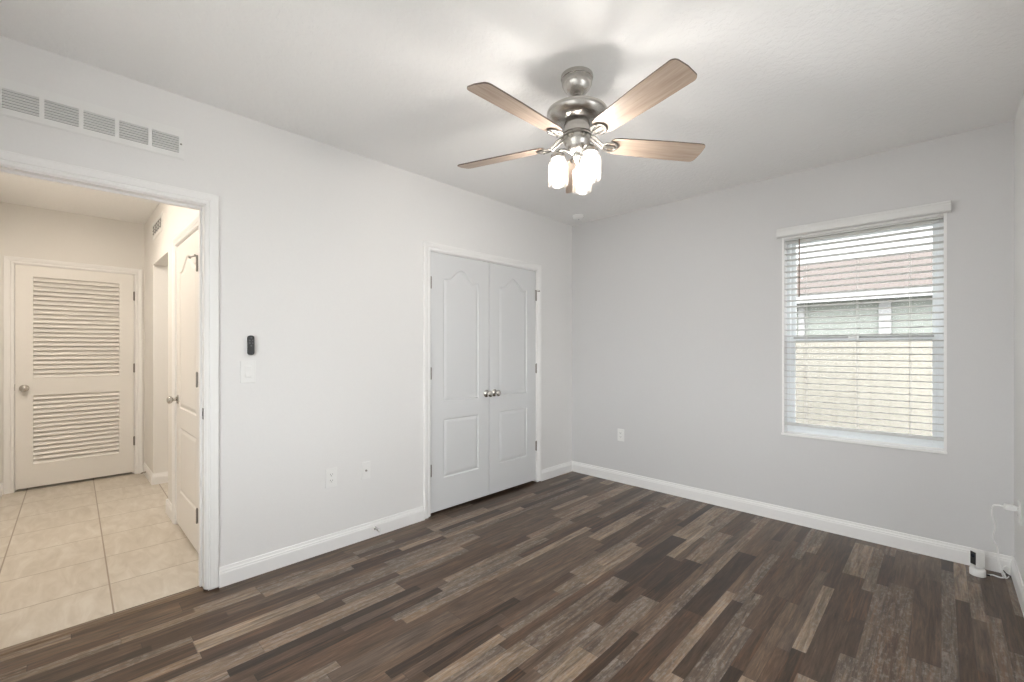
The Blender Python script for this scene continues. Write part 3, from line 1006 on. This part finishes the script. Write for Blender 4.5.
outlet('white duplex outlet low on the left wall, left of the cable plate', (XL, 1.236, 0.470), RZ, 0.076, 0.124)
outlet('white duplex outlet low on the grey back wall', (-2.247, YB, 0.463), (0, 0, 0))
outlet('white outlet on the right wall with a power adapter plugged in', (XR, 3.584, 0.430), (0, 0, -PI / 2))
# cable plate
cp = thing('cable_jack_plate', 'white wall plate with one round cable jack, right of the outlet', 'cable plate', (XL, 1.476, 0.470), RZ)
m = MB()
plate(m, 0.068, 0.118)
m.build('cover_plate', M['plastic'], cp)
m = MB().lathe([(0.0075, 0), (0.0075, 0.003), (0.0048, 0.003), (0.0048, 0.011), (0.003, 0.011)], 6, Matrix.Translation((0, -0.0055, 0)) @ Matrix.Rotation(PI / 2, 4, 'X'), sharp=True)
m.build('jack', M['hinge'], cp)
screw(cp, 0.042)
screw(cp, -0.042)
# light switch
sw = thing('light_switch', 'white rocker light switch under the black fan remote', 'light switch', (XL, 0.757, 1.175), RZ)
m = MB()
plate(m, 0.078, 0.126)
m.build('cover_plate', M['plastic'], sw)
m = MB().box((-0.0175, -0.0065, -0.0345), (0.0175, -0.004, 0.0345), 0.0012)
r = m.build('rocker_frame', M['plastic'], sw)
m = MB().extrude([(-0.0066, -0.031), (-0.0105, -0.029), (-0.0072, 0.0), (-0.0078, 0.029), (-0.0066, 0.031)], lambda y, z, s: (s, y, z), -0.0145, 0.0145)
m.build('rocker', M['plastic'], r)
screw(sw, 0.051)
screw(sw, -0.051)
# fan remote in its wall holder
rm = thing('fan_remote', 'slim black fan remote in a holder above the light switch', 'remote control', (XL, 0.768, 1.326), RZ)
m = MB().box((-0.017, -0.006, -0.050), (0.017, 0, 0.036), 0.0028)
m.build('wall_holder', M['plastic'], rm)
prof = []
for k in range(40):
    t_ = 2 * PI * k / 40
    cx_, cz_ = math.cos(t_), math.sin(t_)
    prof.append((math.copysign(abs(cx_) ** 0.7, cx_) * 0.0175, (0.040 if cz_ > 0 else -0.040) + cz_ * 0.016))
m = MB().extrude(prof, lambda p, q, d: (p, d, q), -0.022, -0.006)
m.build('remote_body', M['black'], rm, bevel=0.003)
M['button'] = simple('grey_button', (0.10, 0.10, 0.105), 0.4)
for r_, c_ in [(0, 0), (1, -1), (1, 1), (2, -1), (2, 1), (3, 0)]:
    MB().lathe([(0.0045, 0), (0.0045, 0.0012), (0.003, 0.0018)], 14, Matrix.Translation((c_ * 0.008, -0.022, 0.042 - r_ * 0.015)) @ Matrix.Rotation(PI / 2, 4, 'X')).build('button', M['button'], rm)


def door_stop(label, loc, rot, L=0.062):
    root = thing('door_stop', label, 'door stop', loc, rot, None)
    m = MB()
    ax = Matrix.Rotation(PI / 2, 4, 'X')
    MB().lathe([(0.011, 0), (0.011, 0.003), (0.006, 0.008)], 16, ax).build('base', M['nickel'], root)
    hel = [(0.0052 * math.cos(t), -0.006 - t / (2 * PI) * (L - 0.012) / 14, 0.0052 * math.sin(t) - 0.00008 * t) for t in [k * PI / 5 for k in range(141)]]
    MB().tube(hel, 0.0013, 6).build('spring', M['nickel'], root)
    MB().lathe([(0.007, L - 0.014), (0.0085, L - 0.010), (0.008, L), (0.003, L + 0.002)], 14, ax).build('rubber_tip', M['plastic'], root)
    return root


door_stop('spring door stop on left baseboard below the cable plate', (XL + 0.014, 1.54, 0.058), RZ)
door_stop('small door stop on the hallway baseboard beside the louvered door', (-5.82, HY - 0.014, 0.05), (0, 0, 0), 0.05)

# =================================================================== WINDOW BLIND
bl = thing('window_blind', 'white horizontal slat blind with open slats in the back window', 'window blind', ((WX0 + WX1) / 2, YB, WZ1))
bx0, bx1 = -0.4345, 0.4345
hw = (WX1 - WX0) / 2
m = MB()
VAL = [(0, 0.068), (-0.010, 0.068), (-0.014, 0.060), (-0.014, 0.050), (-0.018, 0.044), (-0.018, 0.010), (-0.014, 0.004), (-0.010, 0.0), (0, 0.0)]
m.extrude([(y - 0.022, z - 0.003) for y, z in VAL], lambda y, z, s: (s, y, z), -hw - 0.028, hw + 0.018)
for s0, s1 in ((-hw - 0.028, -hw - 0.019), (hw + 0.009, hw + 0.018)):
    m.box((s0, -0.024, -0.003), (s1, -0.0005, 0.065))
m.build('valance', M['valance'], bl)
MB().box((bx0, 0.010, -0.028), (bx1, 0.060, -0.0145), 0.002).build('head_rail', M['slat'], bl)
m = MB()
pitch = 0.0442
zt = -0.040
ns = 31
yc = 0.036
for k in range(ns):
    z = zt - k * pitch
    prof = []
    for q in range(7):
        s = -1 + q / 3
        prof.append((yc + s * 0.025, z + 0.0030 * (1 - s * s) + s * -0.0024 + 0.0012))
    prof += [(p, q_ - 0.0036) for p, q_ in reversed(prof)]
    m.extrude(prof, lambda y, zz, s: (s, y, zz), bx0, bx1)
m.build('slats', M['slat'], bl)
zbot = zt - ns * pitch
MB().box((bx0, yc - 0.025, zbot - 0.012), (bx1, yc + 0.025, zbot + 0.006), 0.003).build('bottom_rail', M['slat'], bl)
for xx in (-0.300, 0.0, 0.275):
    m = MB()
    for yy in (yc - 0.027, yc + 0.027):
        m.tube([(xx, yy, -0.028), (xx, yy, zbot - 0.002)], 0.0009, 6)
    m.tube([(xx + 0.008, yc, -0.028), (xx + 0.008, yc, zbot - 0.002)], 0.0007, 6)
    m.build('ladder_cord', M['cord'], bl)
m = MB().tube([(-0.335, yc - 0.036, -0.030), (-0.335, yc - 0.040, -0.46)], 0.0040, 8).tube([(-0.335, yc - 0.020, -0.028), (-0.335, yc - 0.036, -0.026), (-0.335, yc - 0.037, -0.04)], 0.002, 6)
m.build('tilt_wand', M['wand'], bl)

# =================================================================== INDOOR CAMERA AND ITS POWER CORD
CXX, CYY = 0.150, 3.700
ic = thing('security_camera', 'small white indoor camera with black face on the floor by back baseboard', 'camera', (CXX, CYY, 0))
m = MB().lathe([(0.031, 0.0), (0.034, 0.002), (0.034, 0.034), (0.032, 0.038), (0.026, 0.041), (0.012, 0.042)], 40)
m.build('base', M['plastic'], ic)
m = MB().lathe([(0.011, 0.040), (0.011, 0.050)], 20).build('pivot', M['plastic'], ic)
bang = math.radians(-52)
m = MB().box((-0.0215, -0.022, 0.048), (0.0215, 0.022, 0.142), 0.006)
body = m.build('housing', M['plastic'], ic, (0, 0, 0), (0, 0, bang))
for f in body.data.polygons:
    f.use_smooth = False
m = MB().box((-0.0165, -0.0245, 0.062), (0.0165, -0.0221, 0.134), 0.001)
fp = m.build('black_face', M['black'], body)
M['lens'] = simple('lens_glass', (0.03, 0.035, 0.045), 0.05)
m = MB().lathe([(0.010, 0), (0.010, 0.002), (0.007, 0.0025), (0.002, 0.001)], 20, Matrix.Translation((0, -0.0245, 0.112)) @ Matrix.Rotation(PI / 2, 4, 'X'))
m.build('lens', M['lens'], fp)

# adapter in the outlet
ad = thing('power_adapter', 'white power adapter plugged into the right wall outlet', 'adapter', (XR, 3.584, 0.4495), (0, 0, -PI / 2))
MB().box((-0.016, -0.058, -0.014), (0.016, -0.009, 0.014), 0.004).build('body', M['plastic'], ad)
m = MB()
for xx in (-0.0065, 0.0065):
    m.box((xx - 0.0008, -0.010, -0.003), (xx + 0.0008, -0.0079, 0.004))
m.build('prongs', M['nickel'], ad)


def smooth_path(pts, n=8):
    P = [Vector(q) for q in pts]
    P = [P[0] * 2 - P[1]] + P + [P[-1] * 2 - P[-2]]
    out = []
    for i in range(1, len(P) - 2):
        for k in range(n):
            t = k / n
            a, b, c, d = P[i - 1], P[i], P[i + 1], P[i + 2]
            out.append(0.5 * ((2 * b) + (c - a) * t + (2 * a - 5 * b + 4 * c - d) * t * t + (3 * b - a - 3 * c + d) * t ** 3))
    out.append(P[-2])
    return out


cable = [(XR - 0.064, 3.584, 0.4495), (XR - 0.080, 3.588, 0.449), (XR - 0.098, 3.60, 0.435), (XR - 0.098, 3.62, 0.375), (XR - 0.086, 3.65, 0.310), (XR - 0.092, 3.69, 0.235),
         (XR - 0.072, 3.73, 0.165), (XR - 0.066, 3.765, 0.085), (XR - 0.052, 3.775, 0.030), (XR - 0.040, 3.760, 0.008), (XR - 0.060, 3.735, 0.006), (XR - 0.090, 3.745, 0.006),
         (CXX + 0.036, CYY + 0.006, 0.012)]
cb = thing('power_cable', 'thin white cable from the adapter down to the indoor camera', 'cable', (XR - 0.05, 3.76, 0))
off = Vector((XR - 0.05, 3.76, 0))
m = MB().tube([p - off for p in smooth_path(cable)], 0.0040, 8)
m.build('cord', M['white_cord'], cb)
# spare cord bundled in the corner
loop = []
for k in range(73):
    t = 2 * PI * k / 24
    loop.append((0.010 + 0.016 * math.cos(t) + 0.001 * k / 24, -0.012 + 0.012 * math.cos(t) + 0.0026 * (k // 24), 0.038 + 0.034 * math.sin(t)))
MB().tube(loop, 0.0024, 8).build('coiled_cord', M['plastic'], cb)
MB().tube([(0.000, -0.030, 0.052), (0.006, -0.032, 0.044), (0.014, -0.030, 0.034), (0.022, -0.024, 0.030), (0.028, -0.028, 0.020)], 0.0026, 8).build('twist_tie', M['black'], cb)
m = MB().box((-0.006, -0.004, -0.0035), (0.010, 0.004, 0.0035), 0.001)
m.build('plug', M['black'], cb, (CXX + 0.040 - off.x, CYY + 0.006 - off.y, 0.012))
m = MB().lathe([(0.0055, 0), (0.0045, 0.008), (0.0026, 0.010)], 12, Matrix.Translation((XR - 0.058 - off.x, 3.584 - off.y, 0.4495)) @ Matrix.Rotation(-PI / 2, 4, 'Y'))
m.build('strain_relief', M['plastic'], cb)


# =================================================================== HALL LAMPS AND ADDED PASSAGE FILL
def disc_lamp(label, loc, mat, r=0.085):
    root = thing('ceiling_light', label, 'ceiling light', loc)
    MB().lathe([(r, 0), (r + 0.018, 0), (r + 0.016, -0.008), (r, -0.012), (r, 0)], 40, caps=False).build('trim_ring', M['plastic'], root)
    MB().lathe([(r, -0.0085), (r, -0.0100)], 40, sharp=True).build('diffuser', mat, root)
    return root


disc_lamp('lit round flush light on the hallway ceiling near the bedroom doorway', (-3.55, -0.05, H), M['hall_lamp_near'])
disc_lamp('lit round flush light in the middle of the hallway ceiling', (-4.60, -0.22, H), M['hall_lamp'])
disc_lamp('unseen fill light added on the side passage ceiling off the hallway', (-4.95, 1.5, H), M['passage_fill'])

# =================================================================== OUTDOORS
GZ = -0.2
M['side_yard'] = simple('side_yard_darkened', (0.16, 0.15, 0.13), 0.95, bump=0.4, bscale=50, var=0.3)  # unseen ground kept dark so little light bounces onto the slats
struct(MB().box((-14, YB + WT + 0.01, GZ - 0.1), (12, 30, GZ)).build('ground', M['side_yard']), 'unseen side yard between the two houses, darkened to cut bounce light', 'ground')
struct(MB().box((-14, -20, GZ - 0.1), (12, YR - WT - 0.01, GZ)).build('ground_bounce', M['bounce_ground']), 'unseen ground behind the camera, made pale to bounce light indoors', 'ground')
# fence
FYY = 6.5
fc = thing('privacy_fence', 'cream vinyl privacy fence outside the window below the sage house', 'fence', (-0.9, FYY, GZ))
ftop = 1.455 - GZ
pw = 2.4
for i in range(5):
    xa = -6.0 + i * pw
    m = MB().box((xa + 0.065, -0.02, 0.12), (xa + pw - 0.065, 0.02, ftop - 0.06))
    n = 14
    for k in range(1, n):
        xx = xa + 0.065 + k * (pw - 0.13) / n
        m.box((xx - 0.004, -0.0212, 0.13), (xx + 0.004, -0.018, ftop - 0.07), 0, None, 1)
    m.box((xa + 0.065, -0.032, ftop - 0.13), (xa + pw - 0.065, 0.032, ftop), 0.004).box((xa + 0.065, -0.032, 0.05), (xa + pw - 0.065, 0.032, 0.14), 0.004)
    m.build('panel', [M['fence'], M['fence_groove']], fc)
for i in range(6):
    xa = -6.0 + i * pw
    MB().box((xa - 0.062, -0.064, -0.05), (xa + 0.062, 0.064, ftop + 0.03), 0.004).build('post', M['fence'], fc)
# neighbouring house
NY = 9.9
nh = thing('neighbor_house', 'sage green house with red-brown roof seen through the blind', 'house', (-1.0, NY, GZ))
g = lambda z: z - GZ
ez = 2.24
MB().box((-8, 0, 0), (8, 0.2, g(ez) - 0.02)).box((-8, 0.2, 0), (-7.8, 6, g(ez) - 0.02)).box((7.8, 0.2, 0), (8, 6, g(ez) - 0.02)).build('wall', M['stucco'], nh)
MB().box((-8.4, -0.42, g(ez) - 0.10), (8.4, -0.38, g(ez) + 0.06)).box((-8.4, -0.38, g(ez) - 0.06), (8.4, 0.2, g(ez) - 0.03)).build('fascia', M['fascia'], nh)
s5 = 0.416
m = MB().poly_mesh([(-8.5, -0.45, g(ez) + 0.05), (8.5, -0.45, g(ez) + 0.05), (6.5, 1.75, g(ez) + 0.05 + 2.2 * s5), (-6.5, 1.75, g(ez) + 0.05 + 2.2 * s5),
                    (-8.5, 3.95, g(ez) + 0.05), (8.5, 3.95, g(ez) + 0.05)],
                   [(0, 1, 2, 3), (3, 2, 5, 4), (0, 3, 4), (1, 5, 2), (0, 4, 5, 1)])
m.build('roof', M['shingle'], nh)
for xx, ww in ((0.31, 0.17), (-0.905, 0.10)):
    MB().box((xx - ww / 2, -0.06, 0), (xx + ww / 2, 0.0, g(ez) - 0.08), 0.01).build('corner_board', M['fascia'], nh)
